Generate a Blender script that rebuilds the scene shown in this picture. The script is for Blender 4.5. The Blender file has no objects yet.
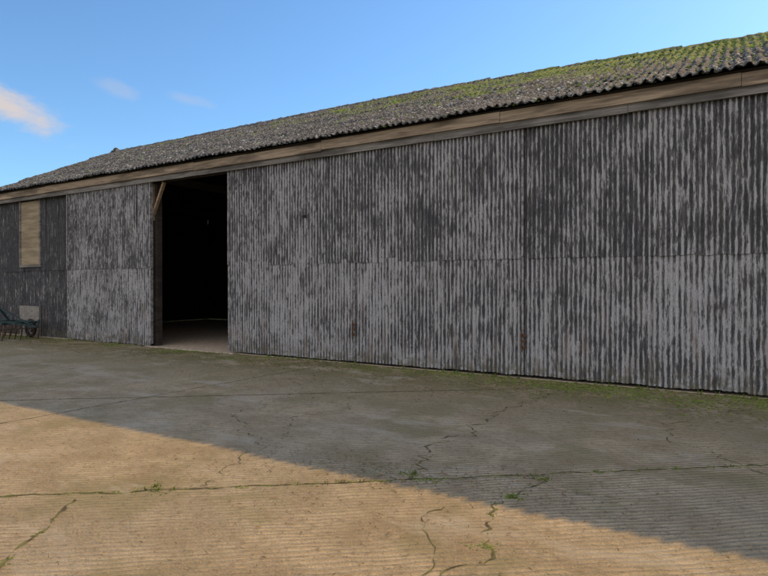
import bpy, math, random
from mathutils import Vector, noise
random.seed(7)
sc=bpy.context.scene
sc.view_settings.view_transform='Standard'; sc.view_settings.look='None'; sc.view_settings.exposure=0
R=math.radians
# ---------------- node helper
class NT:
    def __init__(s,nt): s.nt=nt; nt.nodes.clear()
    def n(s,t,**k):
        nd=s.nt.nodes.new(t)
        for a,v in k.items(): setattr(nd,a,v)
        return nd
    def put(s,sock,v):
        if isinstance(v,bpy.types.NodeSocket): s.nt.links.new(v,sock)
        elif v is not None: sock.default_value=v
    def math(s,op,a,b=None,clamp=False):
        m=s.n('ShaderNodeMath',operation=op,use_clamp=clamp); s.put(m.inputs[0],a)
        if b is not None: s.put(m.inputs[1],b)
        return m.outputs[0]
    def vm(s,op,a,b):
        m=s.n('ShaderNodeVectorMath',operation=op); s.put(m.inputs[0],a); s.put(m.inputs[1],b)
        return m.outputs['Value'] if op=='DOT_PRODUCT' else m.outputs[0]
    def noise(s,vec,sc=1,det=5,ro=.6,dist=0):
        m=s.n('ShaderNodeTexNoise'); s.put(m.inputs['Vector'],vec); m.inputs['Scale'].default_value=sc
        m.inputs['Detail'].default_value=det; m.inputs['Roughness'].default_value=ro; m.inputs['Distortion'].default_value=dist
        return m.outputs[0]
    def ss(s,v,a,b,c=0,d=1):
        m=s.n('ShaderNodeMapRange',interpolation_type='SMOOTHSTEP'); s.put(m.inputs[0],v)
        for i,x in enumerate((a,b,c,d)): s.put(m.inputs[i+1],x)
        return m.outputs[0]
    def mix(s,f,a,b,bt='MIX'):
        m=s.n('ShaderNodeMix',data_type='RGBA',blend_type=bt); s.put(m.inputs[0],f)
        for i,x in ((6,a),(7,b)):
            if isinstance(x,tuple) and len(x)==3: x=(*x,1)
            s.put(m.inputs[i],x)
        return m.outputs[2]
    def scale(s,vec,v,rot=(0,0,0)):
        m=s.n('ShaderNodeMapping'); s.put(m.inputs[0],vec); m.inputs['Scale'].default_value=v; m.inputs['Rotation'].default_value=rot
        return m.outputs[0]
    def obj(s): return s.n('ShaderNodeTexCoord').outputs['Object']
    def attr(s,name): return s.n('ShaderNodeAttribute',attribute_name=name).outputs['Fac']
    def out(s,col,rough=.9,bump=None,bs=.5,bd=.01,metal=0):
        b=s.n('ShaderNodeBsdfPrincipled'); s.put(b.inputs['Base Color'],(*col,1) if isinstance(col,tuple) and len(col)==3 else col)
        s.put(b.inputs['Roughness'],rough); s.put(b.inputs['Metallic'],metal); b.inputs['Specular IOR Level'].default_value=.25
        if bump is not None:
            bp=s.n('ShaderNodeBump'); bp.inputs['Strength'].default_value=bs; bp.inputs['Distance'].default_value=bd
            s.put(bp.inputs['Height'],bump); s.put(b.inputs['Normal'],bp.outputs[0])
        o=s.n('ShaderNodeOutputMaterial'); s.nt.links.new(b.outputs[0],o.inputs[0])
def mat(name):
    m=bpy.data.materials.new(name); m.use_nodes=True; return m,NT(m.node_tree)

# ---------------- materials
def m_tin(name,peel=0.0,dark=(.026,.028,.033),light=(.40,.41,.435)):
    m,t=mat(name); o=t.obj()
    off=t.n('ShaderNodeCombineXYZ'); r=t.attr('rnd')
    t.put(off.inputs[0],t.math('MULTIPLY',r,37.0)); t.put(off.inputs[2],t.math('MULTIPLY',r,91.0))
    v=t.vm('ADD',o,off.outputs[0])
    a=t.noise(t.scale(v,(13,1,1.9)),1,6,.76,.7)
    b=t.noise(t.scale(v,(48,1,6)),1,4,.72,.2)
    c=t.noise(t.scale(o,(.9,.5,1.1)),1,4,.6)
    d=t.noise(t.scale(v,(90,2,24)),1,3,.7)
    cr=t.attr('crest')
    s=t.math('ADD',t.math('MULTIPLY',a,.58),t.math('MULTIPLY',b,.42))
    s=t.math('ADD',s,t.math('MULTIPLY',t.math('SUBTRACT',cr,.5),.11))  # worn crests lighter, strength also paints in rib depth shading
    s=t.math('ADD',s,t.math('MULTIPLY',t.math('SUBTRACT',c,.5),.22))
    s=t.math('ADD',s,t.math('MULTIPLY',t.math('SUBTRACT',r,.5),.04))
    s=t.math('ADD',s,t.attr('low'))
    s=t.math('ADD',s,peel)
    f=t.ss(s,.49,.54)
    f2=t.ss(s,.40,.50)
    lt=t.mix(t.ss(d,.35,.65),tuple(x*.62 for x in light),light)
    lt=t.mix(t.ss(b,.45,.7),lt,(.245,.25,.262))
    dk=t.mix(t.ss(d,.4,.65),dark,tuple(x*2.4 for x in dark))
    dk=t.mix(t.math('MULTIPLY',f2,.62),dk,(.13,.13,.136))
    col=t.mix(f,dk,lt)
    sep=t.n('ShaderNodeSeparateXYZ'); t.put(sep.inputs[0],o)
    ru=t.math('MULTIPLY',t.ss(t.noise(t.scale(v,(7,1,1.3)),1,3,.6),.50,.72),t.ss(sep.outputs[2],2.3,0.0,.12,.6))
    col=t.mix(ru,col,(.17,.13,.10))
    sp=t.math('MULTIPLY',t.ss(t.noise(t.scale(o,(5,1,9)),1,4,.7),.42,.6),t.ss(sep.outputs[2],.45,.05,0,.7))
    col=t.mix(sp,col,(.10,.095,.06))
    t.out(col,.7,t.math('ADD',t.math('MULTIPLY',f,.6),t.math('MULTIPLY',d,.6)),.6,.004)
    return m
TIN=m_tin('weathered_tin',-.006); TIND=m_tin('weathered_tin_dark',-.06)
def m_wood(name,c1,c2,dirt=.5):
    m,t=mat(name); o=t.obj()
    a=t.noise(t.scale(o,(1.2,30,30)),1,5,.7,.3); b=t.noise(t.scale(o,(.8,2,5)),1,4,.6)
    col=t.mix(t.ss(a,.3,.7),c1,c2)
    col=t.mix(t.math('MULTIPLY',t.ss(b,.42,.62),dirt),col,tuple(x*.35 for x in c1))
    t.out(col,.85,a,.7,.006); return m
FASC=m_wood('fascia_wood',(.19,.15,.115),(.37,.30,.22),.7)
GREYW=m_wood('grey_wood',(.11,.105,.10),(.24,.23,.215),.65)
TANW=m_wood('tan_board',(.22,.18,.12),(.31,.255,.175),.45)
POSTW=m_wood('post_wood',(.20,.14,.085),(.30,.23,.15),.3)
DARKW=m_wood('dark_timber',(.03,.026,.023),(.055,.046,.04),.5)

m,t=mat('cement_roof'); o=t.obj()
n1=t.noise(o,1.1,4,.6); n2=t.noise(o,5,5,.75); n3=t.noise(o,20,4,.75)
col=t.mix(t.ss(n2,.35,.65),(.05,.056,.064),(.15,.16,.17))
col=t.mix(t.math('MULTIPLY',t.ss(n3,.54,.62),.8),col,(.30,.32,.335))
vo=t.n('ShaderNodeTexVoronoi'); t.put(vo.inputs['Vector'],o); vo.inputs['Scale'].default_value=8
wl=t.math('MULTIPLY',t.ss(vo.outputs[0],.36,.22),t.ss(n2,.50,.58))
col=t.mix(wl,col,(.50,.54,.55))
col=t.mix(t.math('MULTIPLY',t.ss(n3,.52,.43),.75),col,(.025,.028,.03))
mo=t.attr('moss')
ms=t.ss(t.math('ADD',t.math('ADD',t.math('MULTIPLY',n2,.7),t.math('MULTIPLY',n1,.7)),mo),.84,.97)
mc=t.mix(t.ss(n3,.35,.65),(.05,.08,.018),(.21,.30,.06))
col=t.mix(t.math('MULTIPLY',ms,.85),col,mc)
t.out(col,.95,t.math('ADD',n2,t.math('MULTIPLY',n3,.6)),.9,.05)
ROOF=m

m,t=mat('moss'); o=t.obj(); a=t.noise(o,25,4,.7)
t.out(t.mix(t.ss(a,.35,.65),(.055,.085,.018),(.18,.24,.045)),1,a,1,.02); MOSS=m
m,t=mat('roof_moss_mat'); o=t.obj(); a=t.noise(o,20,4,.7); b_=t.noise(o,1.2,3,.6)
c_=t.mix(t.ss(a,.35,.65),(.05,.075,.02),(.15,.21,.05)); t.out(t.mix(t.ss(b_,.48,.62,0,.8),c_,(.28,.40,.06)),1,a,1,.02); RMOSS=m
m,t=mat('lichen_dark'); o=t.obj(); a=t.noise(o,14,4,.7)
t.out(t.mix(t.ss(a,.46,.58),(.03,.034,.036),(.30,.33,.335)),1,a,1,.02); LICH=m

SA=math.atan2(.62,.783)
m,t=mat('yard_concrete'); o=t.obj()
w=t.noise(o,1.1,3,.55)
n1=t.noise(o,.35,3,.55); n2=t.noise(o,1.8,5,.65,.3); n3=t.noise(o,14,5,.75); n4=t.noise(o,75,4,.75)
mp=t.n('ShaderNodeMapping'); t.put(mp.inputs[0],o); mp.inputs['Rotation'].default_value=(0,0,-SA)
sep=t.n('ShaderNodeSeparateXYZ'); t.put(sep.inputs[0],mp.outputs[0])
nr=t.noise(t.scale(mp.outputs[0],(3,14,1)),1,4,.72)
ph=t.math('ADD',t.math('MULTIPLY',sep.outputs[1],2*math.pi/.056),t.math('ADD',t.math('MULTIPLY',w,16),t.math('MULTIPLY',nr,9)))
rib=t.math('MULTIPLY',t.math('ADD',t.math('SINE',ph),1),.5)
rs=t.ss(t.math('ADD',t.math('MULTIPLY',n2,.6),t.math('MULTIPLY',n3,.4)),.34,.54,.2,1)
ribh=t.math('MULTIPLY',rib,rs)
col=t.mix(t.ss(n2,.3,.7),(.44,.36,.235),(.66,.56,.385))
col=t.mix(t.ss(n1,.40,.60,0,.5),col,(.50,.465,.365))
col=t.mix(t.math('MULTIPLY',t.ss(n3,.50,.66),.62),col,(.24,.19,.11))
col=t.mix(t.math('MULTIPLY',t.ss(n4,.53,.65),.65),col,(.16,.125,.075))
col=t.mix(t.math('MULTIPLY',t.ss(n4,.46,.36),.45),col,(.76,.67,.50))
col=t.mix(t.math('MULTIPLY',t.math('SUBTRACT',1,ribh),.38),col,(.24,.185,.11))  # groove dirt, also paints rib shading into the colour
s2=t.n('ShaderNodeSeparateXYZ'); t.put(s2.inputs[0],o)
near=t.ss(s2.outputs[1],-4.0,-.3)
g=t.math('MULTIPLY',near,t.ss(t.math('ADD',n2,t.math('MULTIPLY',n3,.5)),.60,.80))
col=t.mix(t.math('MULTIPLY',g,.85),col,(.15,.15,.06))
col=t.mix(t.math('MULTIPLY',t.ss(t.noise(o,.8,4,.65),.50,.62),.6),col,(.29,.265,.145))
pl=t.math('MULTIPLY',t.ss(t.noise(t.scale(o,(.5,1.1,1),(0,0,.3)),1.3,5,.7),.54,.66),.5)
col=t.mix(pl,col,(.60,.56,.46))
h=t.math('ADD',t.math('MULTIPLY',ribh,.95),t.math('ADD',t.math('MULTIPLY',n3,1.1),t.math('MULTIPLY',n4,.8)))
t.out(col,.95,h,1.0,.034); YARD=m

m,t=mat('grass_ground'); o=t.obj(); b=t.noise(o,12,4,.7)
t.out(t.mix(t.ss(b,.35,.65),(.04,.06,.015),(.09,.11,.03)),1,b,1,.05); GRASS=m
m,t=mat('crack_dirt'); o=t.obj(); a=t.noise(o,9,4,.7)
t.out(t.mix(t.ss(a,.42,.58),(.06,.05,.033),(.13,.14,.05)),1); CRACK=m
def m_plain(name,c,rough=.8,metal=0,v=.5):
    m,t=mat(name); o=t.obj(); a=t.noise(o,12,4,.7)
    t.out(t.mix(t.ss(a,.35,.65),tuple(x*v for x in c),c),rough,a,.4,.01,metal); return m
RUST=m_plain('rusty_iron',(.11,.06,.038)); LINM=m_plain('leak_block_dark',(.03,.027,.025))  # LINM: dark liner material, keeps the barn interior unlit
TEAL=m_plain('dark_teal_paint',(.022,.05,.052),.6); STEEL=m_plain('worn_steel',(.14,.135,.13),.5,.3)
EDGE=m_plain('edge_strip_metal',(.30,.30,.31),.6,0,.3)
RUBBER=m_plain('rubber',(.03,.03,.03)); BLOCK=m_plain('block_work',(.24,.23,.21),.9,0,.6); STRAW=m_plain('dry_leaf',(.24,.165,.085),.9,0,.35)
FLOORM=m_plain('barn_floor_concrete',(.44,.38,.30),.9,0,.6)

# ---------------- mesh helpers
def mk(name,vs,fs,mt,parent=None,attrs=None,smooth=False):
    me=bpy.data.meshes.new(name); me.from_pydata(vs,[],fs); me.update()
    if attrs:
        for k,v in attrs.items():
            a=me.attributes.new(k,'FLOAT','POINT'); a.data.foreach_set('value',v)
    if smooth: me.polygons.foreach_set('use_smooth',[True]*len(me.polygons))
    ob=bpy.data.objects.new(name,me); sc.collection.objects.link(ob); me.materials.append(mt)
    if parent: ob.parent=parent
    return ob
def empty(name,loc=(0,0,0)):
    e=bpy.data.objects.new(name,None); sc.collection.objects.link(e); e.location=loc; return e
class B:
    def __init__(s): s.v=[]; s.f=[]
    def box(s,x0,x1,y0,y1,z0,z1):
        b=len(s.v); s.v+=[(x,y,z) for x in(x0,x1) for y in(y0,y1) for z in(z0,z1)]
        s.f+=[tuple(b+i for i in q) for q in((0,1,3,2),(4,6,7,5),(0,4,5,1),(2,3,7,6),(0,2,6,4),(1,5,7,3))]
    def beam(s,p,q,w,h=None,n=4):
        h=h or w; p=Vector(p);q=Vector(q); d=(q-p).normalized()
        u=d.cross(Vector((0,0,1))); u=Vector((1,0,0)) if u.length<.01 else u.normalized(); v=d.cross(u).normalized()
        b=len(s.v)
        for c in(p,q):
            for i in range(n):
                a=2*math.pi*(i+.5)/n; k=math.sqrt(2) if n==4 else 1
                s.v.append(tuple(c+u*math.cos(a)*w/2*k+v*math.sin(a)*h/2*k))
        for i in range(n): s.f.append((b+i,b+(i+1)%n,b+n+(i+1)%n,b+n+i))
        s.f.append(tuple(b+i for i in range(n))[::-1]); s.f.append(tuple(b+n+i for i in range(n)))
    def blob(s,x,y,z,r,fl=.6,seed=0):
        b=len(s.v); n=7; rings=3
        for k in range(rings):
            e=k/rings*math.pi/2
            for i in range(n):
                a=2*math.pi*i/n; rr=r*random.uniform(.7,1.25)
                s.v.append((x+math.cos(a)*math.cos(e)*rr,y+math.sin(a)*math.cos(e)*rr,z+math.sin(e)*rr*fl))
        s.v.append((x,y,z+r*fl))
        for k in range(rings-1):
            for i in range(n): s.f.append((b+k*n+i,b+k*n+(i+1)%n,b+(k+1)*n+(i+1)%n,b+(k+1)*n+i))
        for i in range(n): s.f.append((b+(rings-1)*n+i,b+(rings-1)*n+(i+1)%n,b+rings*n))
    def mk(s,name,mt,parent=None,smooth=False): return mk(name,s.v,s.f,mt,parent,None,smooth)

barn=empty('barn')
PIT=.0762
def tin(name,x0,x1,y,rows,mt=TIN,sw=.65,seed=0,axis='x'):
    rnd=random.Random(seed); vs=[];fs=[];cr=[];rn=[];lo=[]
    for (z0,z1,yo,low) in rows:
        x=x0; k=0
        while x<x1-.01:
            xe=min(x+sw*rnd.choice((1,1,1,2)),x1)
            if x1-xe<.25: xe=x1
            n=max(2,int((xe-x+.03)/PIT*8)); r=rnd.random(); nz=6
            dz=rnd.uniform(-.014,.014); tl=rnd.uniform(-.005,.005); yy=y+yo-.004*(k%2)
            b=len(vs)
            for j in range(nz+1):
                z=z0+dz*(1 if j==0 else 0)+(z1-z0)*j/nz
                for i in range(n+1):
                    xx=x+(xe-x+.02)*i/n; xx=min(xx,x1)
                    c=math.cos(2*math.pi*xx/PIT)
                    d=noise.noise(Vector((xx*1.3+seed*9,z*.9,r*50)))*.016
                    zz=z+(noise.noise(Vector((xx*9,seed,z0*7)))*.014 if j==0 else 0)
                    px,py=(xx,yy-.0155*c+d+tl*(j/nz)*3)
                    vs.append((px,py,zz) if axis=='x' else (py,px,zz))
                    cr.append(.5+.5*c); rn.append(r); lo.append(low)
            for j in range(nz):
                for i in range(n):
                    a=b+j*(n+1)+i; fs.append((a,a+1,a+n+2,a+n+1))
            x=xe;k+=1
    return mk(name,vs,fs,mt,barn,{'crest':cr,'rnd':rn,'low':lo},True)
XL=-21.5; XR=14.0; YB=9.4; ZT=4.30
def rows(zb,zt=ZT+.02,s=2.1,l=0): return [(zb,s+.04,0,.02+l),(s-.04,zt,-.014,-.015+l)]
tin('sliding_door_open',-16.85,-13.03,-.04,rows(.03),seed=1)
tin('sliding_door_b',-10.22,-6.63,.0,rows(.05,l=.01),seed=2)
tin('sliding_door_c',-6.61,-3.125,-.012,rows(.07,l=.005),seed=3)
tin('sliding_door_d',-3.10,.42,.0,rows(.06,l=.005),seed=4)
tin('sliding_door_e',.44,3.95,-.012,rows(.06),seed=5)
tin('sliding_door_f',3.97,7.5,.0,rows(.06),seed=6)
tin('wall_cladding_east',7.53,XR,.06,rows(.0),seed=7)
tin('wall_cladding_west',XL,-16.6,.10,[(.0,2.14,0,-.03),(2.06,4.4,-.014,-.04)],mt=TIND,seed=8)
tin('end_wall_west',-.02,YB+.05,XL,[(.0,2.14,0,0),(2.06,4.5,-.014,0)],seed=9,axis='y')
tin('end_wall_east',-.02,YB+.05,XR,[(.0,2.14,0,0),(2.06,4.5,-.014,0)],seed=10,axis='y')
tin('back_wall',XL-.05,XR+.05,YB,[(.0,2.14,0,0),(2.06,4.74,-.014,0)],seed=11)
b=B()
for x,y in((-16.86,-.04),(-13.05,-.04),(-10.235,0),(-6.65,0),(-3.145,-.012),(.41,0),(3.94,-.012)):
    b.box(x,x+.028,y-.028,y+.05,.07,2.09); b.box(x+.001,x+.029,y-.046,y+.05,2.092,4.29)
b.mk('door_edge_strips',EDGE,barn)
ZE=4.62; ZR=7.04; YR=4.7; YE=-.3
def drop(x): return .22*max(0,min(1,(x+9)/9))**1.5 if x<0 else .22
for x,nm in((XL+.03,'gable_west'),(XR-.03,'gable_east')):
    q=drop(x); mk(nm,[(x,.05,4.4),(x,YB-.05,4.4),(x,YB-.05,4.72-q*.1),(x,YR,6.93-q),(x,.05,4.72-q*.1)],[(0,1,2,3,4)],DARKW,barn)
b=B(); b.box(XL+.06,XR-.06,YB-.06,YB-.035,.02,4.66); b.box(XL+.045,XL+.07,.2,YB-.07,.02,4.5); b.box(XR-.07,XR-.045,.2,YB-.07,.02,4.5)  # added dark liner inside walls and roof, blocks light leaks
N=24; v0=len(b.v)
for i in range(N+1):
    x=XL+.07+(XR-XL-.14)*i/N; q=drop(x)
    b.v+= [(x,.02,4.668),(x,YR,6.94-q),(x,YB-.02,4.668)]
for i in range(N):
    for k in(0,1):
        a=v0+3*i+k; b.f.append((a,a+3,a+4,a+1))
b.mk('leak_block_liner',LINM,barn)
b=B()
for x0,x1 in((-16.82,-13.06),(-10.19,-6.60),(-6.595,-3.15),(-3.14,.39),(.48,3.92),(4.01,7.47)):
    for x in(x0,x1-.09): b.box(x,x+.09,.03,.08,.08,ZT-.02)
    for z in(.09,1.05,2.05,3.1,4.15): b.box(x0+.092,x1-.092,.032,.078,z,z+.1)
b.mk('door_frames',DARKW,barn)
b=B()
for x in(-16.9,-6.62,-3.1,.43,4.0,7.55): b.box(x-.1,x+.1,.12,.32,0,4.3)
b.box(-21.4,-21.2,.13,.33,0,4.3)
b.box(XL+.08,XR-.08,.12,.30,4.32,4.52)
for x in (-18,-13.1,-8.2,-3.3,1.6,6.5,11.4):
    q=drop(x)
    b.box(x-.09,x+.09,YB-.3,YB-.1,0,4.4)
    b.beam((x,.2,4.45),(x,YB-.2,4.45),.12,.2)
    b.beam((x,.1,4.58),(x,YR,6.80-q),.1,.2); b.beam((x,YB-.1,4.58),(x,YR,6.80-q),.1,.2)
    b.beam((x,YR,4.5),(x,YR,6.6),.12)
b.mk('timber_frame',DARKW,barn)
b=B(); b.box(-13.14,-12.98,.10,.26,0,4.30); b.mk('door_post',DARKW,barn)
b=B(); b.beam((-13.06,.05,3.45),(-12.62,.05,4.27),.08,.06); b.box(-13.16,-13.05,.03,.09,3.3,4.28); b.mk('knee_brace',POSTW,barn)
b=B(); x=XL-.1
while x<XR:
    L=random.uniform(3.2,4.8); xe=min(x+L,XR+.1); dz=random.uniform(-.015,.015); dy=random.uniform(-.006,.006)
    b.box(x+.002,xe-.002,-.155+dy,-.115+dy,4.41+dz,4.60+dz)
    x=xe
fa=b.mk('fascia_board',FASC,barn)
md=fa.modifiers.new('b','BEVEL'); md.width=.006; md.segments=2
b=B(); x=XL
while x<XR:
    xe=min(x+random.uniform(2.4,4.5),XR); b.box(x+.003,xe-.003,-.105,-.065,4.285+random.uniform(-.01,.01),4.395); x=xe
b.box(XL,XR,-.112,-.02,4.397,4.43)
b.mk('door_track',GREYW,barn)
b=B(); b.box(XL,XR,-.10,.12,4.60,4.66); b.mk('wall_plate',DARKW,barn)

# ---------------- roof
def roof(name,y0,z0,y1,z1,res,nx_step,front=True):
    L=math.hypot(y1-y0,z1-z0); dy=(y1-y0)/L; dz=(z1-z0)/L; ny,nz=(-dz,dy) if y1>y0 else (dz,-dy)
    if nz<0: ny,nz=-ny,-nz
    x0=XL-.25; x1=XR+.25; nx=int((x1-x0)/nx_step); ns=int(L/res); vs=[];fs=[];ms=[]
    for j in range(ns+1):
        s=L*j/ns; course=s/1.46; fr=course-int(course)
        for i in range(nx+1):
            x=x0+(x1-x0)*i/nx
            c=math.cos(2*math.pi*x/.146); h=.022*(abs(c)**.7)*(1 if c>0 else -1)
            h+=.032*(1-fr)
            if front:
                h+=.020*noise.noise(Vector((x*4.3,s*4.3,int(course)*3.1)))+.030*abs(noise.noise(Vector((x*10,s*10,1))))+.014*noise.noise(Vector((x*25,s*25,4)))
            hh=h+.03*noise.noise(Vector((x*.7,s*.6,5)))
            so=s+(.05*noise.noise(Vector((x*1.1,7.3,2)))+.04*noise.noise(Vector((x*9,7.3,2))) if j==0 else 0)
            vs.append((x,y0+dy*so+ny*hh,z0+dz*so+nz*hh-drop(x)*s/L))
            ms.append(.24*max(0,min(1,(s/L-.1)*1.4))*max(0,min(1,(x+13)/12))+.12*s/L)
    for j in range(ns):
        for i in range(nx):
            a=j*(nx+1)+i; fs.append((a,a+1,a+nx+2,a+nx+1))
    o=mk(name,vs,fs,ROOF,barn,{'moss':ms},True)
    sd=o.modifiers.new('s','SOLIDIFY'); sd.thickness=.012; sd.offset=-1
    return L,dy,dz,ny,nz
L,dy,dz,ny,nz=roof('roof_front',YE,ZE,YR,ZR,.05,.0183)
roof('roof_back',YB+.3,ZE,YR,ZR-.003,.3,.0365,False)
vs=[];fs=[];ms=[];x=XL-.28;n=8
while x<XR+.25:
    xe=x+.9; zz=ZR-.01+random.uniform(-.008,.008)-drop(x+.45)
    b0=len(vs); m_=10
    for k in range(m_+1):
        xx=x+(xe-x+.04)*k/m_; rr=.115+(.012 if k==0 else 0)
        for i in range(n+1):
            a=math.pi*i/n; q=noise.noise(Vector((xx*8,a*3,1)))*.03
            vs.append((xx,YR+math.cos(a)*(rr+.09*abs(math.cos(a))+q),zz-.02+math.sin(a)*(rr*.85+q)-.05*abs(math.cos(a)))); ms.append(.08 if xx<-6 else .2)
    for k in range(m_):
        for i in range(n):
            a=b0+k*(n+1)+i; fs.append((a,a+1,a+n+2,a+n+1))
    x=xe
mk('ridge_cap',vs,fs,ROOF,barn,{'moss':ms},True)
b=B(); b.blob(XL-.1,YR,ZR+.02,.17,1.0); b.mk('ridge_end',LICH,barn,True)
bm_=B(); bl=B()
for i in range(20000):
    x=random.uniform(XL-.2,4); s=random.uniform(.02,L-.1)
    if noise.noise(Vector((x*.9,s*1.1,4)))<random.uniform(-.6,.4): continue
    if random.random()<.6: x=round(x/.146)*.146+.073+random.uniform(-.03,.03)
    y=YE+dy*s; z=ZE+dz*s-drop(x)*s/L
    r=random.uniform(.012,.042)*(1.3 if random.random()<.1 else 1)
    pm=.15+.60*max(0,min(1,(x+14)/12))*max(0,min(1,(s/L)*1.3+noise.noise(Vector((x*.7,s,9)))))
    (bm_ if random.random()<pm else bl).blob(x,y,z,r,.85)
bm_.mk('roof_moss',RMOSS,barn,True); bl.mk('roof_lichen',LICH,barn,True)

b=B(); b.box(-19.66,-18.58,.05,.075,2.26,4.26); b.mk('window_board',TANW,barn)
b=B()
b.box(-19.74,-19.662,.03,.08,2.18,4.29); b.box(-18.578,-18.50,.03,.08,2.18,4.29); b.box(-19.66,-18.58,.03,.08,2.18,2.258)
b.mk('window_frame',GREYW,barn)
b=B(); b.box(-19.70,-18.55,.02,.075,0,.95); b.mk('block_plinth',BLOCK,barn)
b=B()
for x,z in((-6.62,.72),(-3.112,.66)):
    b.box(x-.045,x+.045,-.072,-.058,z-.14,z-.09); b.box(x-.045,x+.045,-.072,-.058,z+.06,z+.11)
    b.beam((x-.02,-.085,z-.2),(x-.02,-.085,z+.18),.02,n=8); b.box(x-.03,x+.04,-.092,-.076,z-.04,z+.015)
b.mk('door_hasp',RUST,barn)
b=B(); b.beam((-7.94,-.040,3.08),(-7.94,-.008,3.08),.10,.07,8); b.mk('vent_hole',RUBBER,barn)
b=B(); b.beam((-7.99,-.045,3.13),(-7.86,-.05,3.11),.02,.02,6); b.mk('bent_tin',STEEL,barn)
b=B(); b.box(XL+.1,XR-.1,.0,YB-.1,-.05,.012); b.mk('barn_floor',FLOORM,barn)
b=B(); b.box(-13.2,-10.0,-.12,-.0,-.05,.02); b.mk('door_sill',FLOORM,barn)

# ---------------- ground
mk('ground',[(-900,-900,-.05),(900,-900,-.05),(900,900,-.05),(-900,900,-.05)],[(0,1,2,3)],GRASS)
mk('concrete_yard',[(-45,-35,0),(30,-35,0),(30,0,0),(-45,0,0)],[(0,1,2,3)],YARD)
cracks=B()
def crack(pts,w,jit,seed,step=.04,wv=.5):
    rnd=random.Random(seed); P=[]
    for (a,c) in zip(pts[:-1],pts[1:]):
        a=Vector((*a,0)); c=Vector((*c,0)); n=max(1,int((c-a).length/step))
        for i in range(n): P.append(a.lerp(c,i/n))
    P.append(Vector((*pts[-1],0)))
    b=cracks; v0=len(b.v)
    for i,p in enumerate(P):
        d=(P[min(i+1,len(P)-1)]-P[max(i-1,0)]).normalized(); nn=Vector((-d.y,d.x,0))
        o_=jit*(noise.noise(Vector((i*.12,seed,0)))+.5*noise.noise(Vector((i*.5,seed,3))))
        ww=w*max(.08,1+wv*2.4*noise.noise(Vector((i*.3,seed,7)))+rnd.uniform(-.5,.4)*wv)
        q=p+nn*o_
        for s_ in(-.5,.5):
            e=q+nn*ww*s_; b.v.append((e.x,e.y,.004))
    for i in range(len(P)-1):
        a=v0+2*i; b.f.append((a,a+1,a+3,a+2))
    return P
dJ=Vector((.783,.62)); pJ=Vector((.62,-.783))
def ln(p,d,a,c): return [(p[0]+d.x*a,p[1]+d.y*a),(p[0]+d.x*c,p[1]+d.y*c)]
J1=crack(ln((-4.75,-7.52),dJ,-14,12),.015,.05,1,wv=.9)
J2=crack(ln((-4.21,-7.26),pJ,0,7),.015,.06,2,wv=.9)
crack(ln((-4.4,-2.25),dJ,-16,3.5),.014,.03,3)
crack(ln((-8.5,-5.5),dJ,-12,8.5),.012,.02,4)
crack([(-7.3,-6.8),(-7.24,-5.67),(-7.11,-2.0),(-7.0,-.1)],.014,.03,5)
crack([(-2.35,-5.46),(-2.61,-4.33),(-2.45,-3.6),(-2.59,-2.63),(-2.24,-1.03),(-2.3,-.2)],.014,.20,6,wv=.9)
J7=crack([(-1.34,-4.99),(-1.5,-5.7),(-1.27,-6.57),(-1.4,-7.3)],.010,.14,7,wv=1)
crack([(-1.79,-5.96),(-1.84,-6.1),(-1.82,-6.25),(-1.71,-6.4),(-1.55,-6.6),(-1.47,-6.8),(-1.5,-7.0)],.006,.06,8,wv=1)
crack([(-3.64,-6.58),(-4.0,-5.5),(-5.3,-4.6),(-5.6,-3.2)],.008,.2,9,wv=1)
crack([(-11.5,-.3),(-11.0,-3.0),(-10.4,-5.2)],.012,.06,10)
crack([(.3,-4.0),(-.6,-3.0),(-.7,-1.9),(.2,-.9)],.008,.2,11,wv=1)
crack([(-4.9,-2.6),(-4.3,-3.6),(-4.6,-4.4),(-3.9,-5.2)],.007,.2,12,wv=1)
cracks.mk('concrete_cracks',CRACK)
b=B()
def clump(x,y,r): b.blob(x,y,0.0,r,random.uniform(.25,.5))
for P,pr in((J1,.6),(J2,.35),(J7,.35)):
    for p in P:
        if -10<p.x<4 and random.random()<pr*(.35+2.0*max(0,noise.noise(Vector((p.x*.9,p.y,2)))+.15)):
            for k in range(random.randint(2,8)): clump(p.x+random.gauss(0,.018),p.y+random.gauss(0,.018),random.uniform(.003,.012))
for c in((-1.34,-4.99),(-2.35,-5.46),(-1.45,-5.5),(-1.3,-6.4),(-4.5,-7.9),(-2.1,-5.5),(-3.9,-6.8)):
    sx=random.uniform(.03,.09)
    for k in range(45): clump(c[0]+random.gauss(0,sx),c[1]+random.gauss(0,.03),random.uniform(.003,.010))
for i in range(20000):
    x=random.uniform(-20,4); y=-abs(random.gauss(0,.40 if x<-4 else .55))-.02
    wgt=.42+(.7 if x>-3.6 else 0)+noise.noise(Vector((x*.8,y*1.5,0)))*1.5
    if random.random()>wgt*.6: continue
    clump(x,y,random.uniform(.006,.026)*(1 if x>-12 else .7))
b.mk('ground_moss',MOSS)
v=[];f=[]
def tuft(x,y,h):
    for k in range(random.randint(5,10)):
        a=random.uniform(0,6.28); l=h*random.uniform(.5,1.2); le=random.uniform(.2,.8)*l; w=.004
        bx=x+random.gauss(0,.015); by=y+random.gauss(0,.015); n=len(v); ca,sa=math.cos(a),math.sin(a)
        v.extend([(bx-sa*w,by+ca*w,0),(bx+sa*w,by-ca*w,0),(bx+ca*le*.5+sa*w*.7,by+sa*le*.5-ca*w*.7,l*.7),(bx+ca*le*.5-sa*w*.7,by+sa*le*.5+ca*w*.7,l*.7),(bx+ca*le,by+sa*le,l)])
        f.extend([(n,n+1,n+2,n+3),(n+3,n+2,n+4)])
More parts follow.
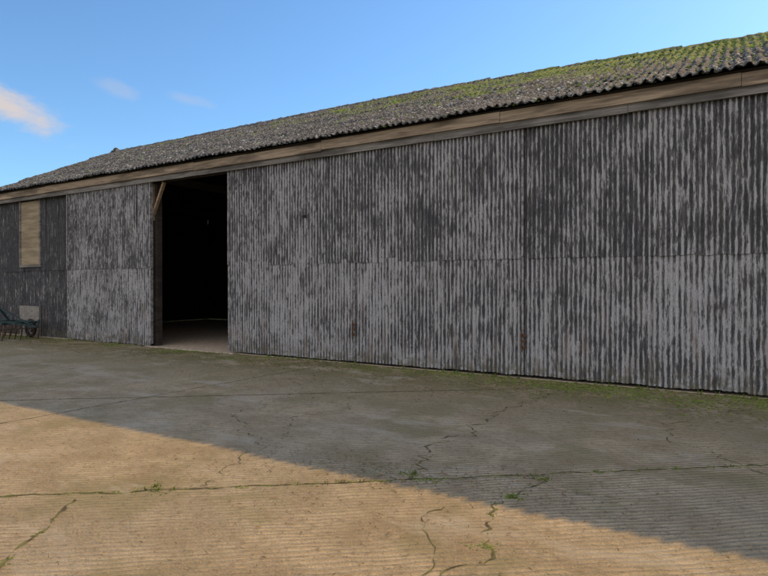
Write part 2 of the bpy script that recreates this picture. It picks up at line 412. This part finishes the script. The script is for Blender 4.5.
for i in range(260):
    x=random.uniform(-17,4)
    if noise.noise(Vector((x*.9,2,0)))>-.1 and not -13.2<x<-10: tuft(x,-.02-abs(random.gauss(0,.06)),random.uniform(.03,.08))
for p in random.sample(J1,60): tuft(p.x,p.y,random.uniform(.012,.03))
for c in((-1.34,-4.99),(-2.35,-5.46),(-1.45,-5.5),(-3.9,-6.8)):
    for k in range(5): tuft(c[0]+random.gauss(0,.05),c[1]+random.gauss(0,.03),random.uniform(.015,.035))
mk('weeds',v,f,MOSS)
v=[];f=[]
def leaf(x,y,s):
    a=random.uniform(0,6.28); l=s*random.uniform(.8,2.2); w=s*.4; z=.006; n=len(v)
    ca,sa=math.cos(a),math.sin(a)
    for (u,q,h) in((-l,0,0),(0,-w,random.uniform(0,.01)),(l,0,random.uniform(0,.012)),(0,w,random.uniform(0,.008))):
        v.append((x+ca*u-sa*q,y+sa*u+ca*q,z+h))
    f.append((n,n+1,n+2,n+3))
for i in range(7000):
    x=random.uniform(-18,3); y=-abs(random.gauss(0,1.0))-.03
    if noise.noise(Vector((x*1.1,y*1.2,8)))<-.05 and random.random()<.8: continue
    leaf(x,y,random.uniform(.006,.022))
for c,n_,sx,sy in(((-2.6,-5.5),600,.5,.22),((-1.2,-5.2),350,.4,.3),((-5.5,-2.3),600,1.3,.5),((-3,-6.2),300,1,.4)):
    for i in range(n_): leaf(random.gauss(c[0],sx),random.gauss(c[1],sy),random.uniform(.004,.014))
for i in range(3000): leaf(random.uniform(-9,2),random.uniform(-9,-.5),random.uniform(.003,.008))
mk('leaf_litter',v,f,STRAW)

# ---------------- farm harrow
h=empty('farm_harrow',(1.35,.15,0))
b=B(); X0,X1=-21.9,-19.2; ya,yb=-1.5,-.5
for y in(ya,-1.0,yb): b.beam((X0,y,.5),(X1,y,.5),.06)
for x in(X0,-20.55,X1): b.beam((x,ya-.001,.502),(x,yb+.001,.502),.055)
b.beam((X1,ya,.56),(X1+.85,-1.0,.42),.05); b.beam((X1,yb,.56),(X1+.85,-1.0,.42),.05)
b.beam((-20.55,-1.3,.53),(-20.55,-1.0,.95),.05); b.beam((-20.55,-.7,.53),(-20.55,-1.0,.95),.05)
b.beam((-20.55,-1.0,.95),(X1+.5,-1.0,.47),.035)
b.mk('frame',TEAL,h)
b=B()
for y in(ya,-1.0,yb):
    for k in range(9):
        x=X0+.1+k*.32
        b.beam((x,y,.47),(x+.09,y-.02,.22),.025); b.beam((x+.09,y-.02,.22),(x-.02,y,.0),.022)
b.mk('tines',RUST,h)
b=B()
for y in(-1.62,-.38):
    n=20
    for k in range(n):
        a=2*math.pi*k/n; c=2*math.pi*(k+1)/n
        b.beam((-19.9+.24*math.cos(a),y,.29+.24*math.sin(a)),(-19.9+.24*math.cos(c),y,.29+.24*math.sin(c)),.1,n=6)
b.mk('tyres',RUBBER,h)
b=B()
for y in(-1.62,-.38):
    b.beam((-19.9,y-.04,.29),(-19.9,y+.04,.29),.26,.26,14)
b.beam((-19.9,-1.6,.29),(-19.9,-.4,.29),.04,n=8); b.beam((-19.9,-1.3,.29),(-19.9,-1.3,.5),.04); b.beam((-19.9,-.7,.29),(-19.9,-.7,.5),.04)
b.mk('wheels_hub',STEEL,h)

# ---------------- world & sun
OFF=24.0; EL=math.degrees(math.atan(.86*math.cos(R(OFF))))
w=bpy.data.worlds.new('World'); sc.world=w; w.use_nodes=True; t=NT(w.node_tree)
sky=t.n('ShaderNodeTexSky'); sky.sky_type='NISHITA'; sky.sun_disc=False; sky.sun_elevation=R(EL); sky.sun_rotation=R(OFF)
sky.air_density=1.0; sky.dust_density=.35; sky.ozone_density=1.5
g=t.n('ShaderNodeTexCoord').outputs['Generated']
u=t.vm('DOT_PRODUCT',g,(.443,.896,0)); fw=t.vm('DOT_PRODUCT',g,(-.896,.443,0))
sp=t.n('ShaderNodeSeparateXYZ'); t.put(sp.inputs[0],g)
nz_=t.noise(t.scale(g,(9,9,22)),1,5,.62,.3)
def cl(u0,v0,ru,rv,tilt,amp):
    du=t.math('SUBTRACT',u,u0); dv=t.math('ADD',t.math('SUBTRACT',sp.outputs[2],v0),t.math('MULTIPLY',du,tilt))
    a=t.math('POWER',t.math('DIVIDE',du,ru),2); b_=t.math('POWER',t.math('DIVIDE',dv,rv),2)
    d=t.math('SUBTRACT',1,t.math('SQRT',t.math('ADD',a,b_)))
    return t.math('MULTIPLY',t.ss(t.math('ADD',d,t.math('MULTIPLY',t.math('SUBTRACT',nz_,.5),1.9)),.0,.8),amp)
c=t.math('MAXIMUM',cl(-.02,.254,.115,.036,.25,.9),t.math('MAXIMUM',cl(.128,.294,.04,.016,.3,.2),cl(.22,.292,.05,.014,.2,.2)))
c=t.math('MULTIPLY',c,t.ss(fw,0,.3))
skc=t.mix(1.0,sky.outputs[0],(.80,1.10,1.30),'MULTIPLY')
col=t.mix(c,skc,(4.9,4.3,4.0,1))
fill_bank=t.math('MULTIPLY',t.ss(t.math('MULTIPLY',sp.outputs[1],-1),-.02,.35),t.ss(t.noise(t.scale(g,(2.2,2.2,4)),1,4,.6),.34,.5))  # unseen cloud bank behind the camera, added to brighten wall and yard
fill_bank=t.math('MULTIPLY',fill_bank,t.ss(sp.outputs[2],0,.08))
col=t.mix(t.math('MULTIPLY',fill_bank,.92),col,(9.8,8.8,8.3,1))
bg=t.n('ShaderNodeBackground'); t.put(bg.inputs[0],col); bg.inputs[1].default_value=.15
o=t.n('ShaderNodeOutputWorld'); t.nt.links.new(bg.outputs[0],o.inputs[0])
sl=bpy.data.lights.new('sun','SUN'); sl.energy=5.0; sl.angle=R(.5); sl.color=(1,.62,.22)
so=bpy.data.objects.new('sun',sl); sc.collection.objects.link(so)
d=Vector((math.cos(R(EL))*math.sin(R(OFF)),math.cos(R(EL))*math.cos(R(OFF)),math.sin(R(EL))))
so.rotation_euler=d.to_track_quat('Z','Y').to_euler(); so.location=(20,20,30)
cd=bpy.data.cameras.new('camera'); cam=bpy.data.objects.new('camera',cd); sc.collection.objects.link(cam)
cd.sensor_width=36; cd.lens=27.05; cd.clip_end=3000; cam.location=(0,-9.73,1.6); cam.rotation_euler=(R(90-.25),0,R(31.4))
sc.camera=cam
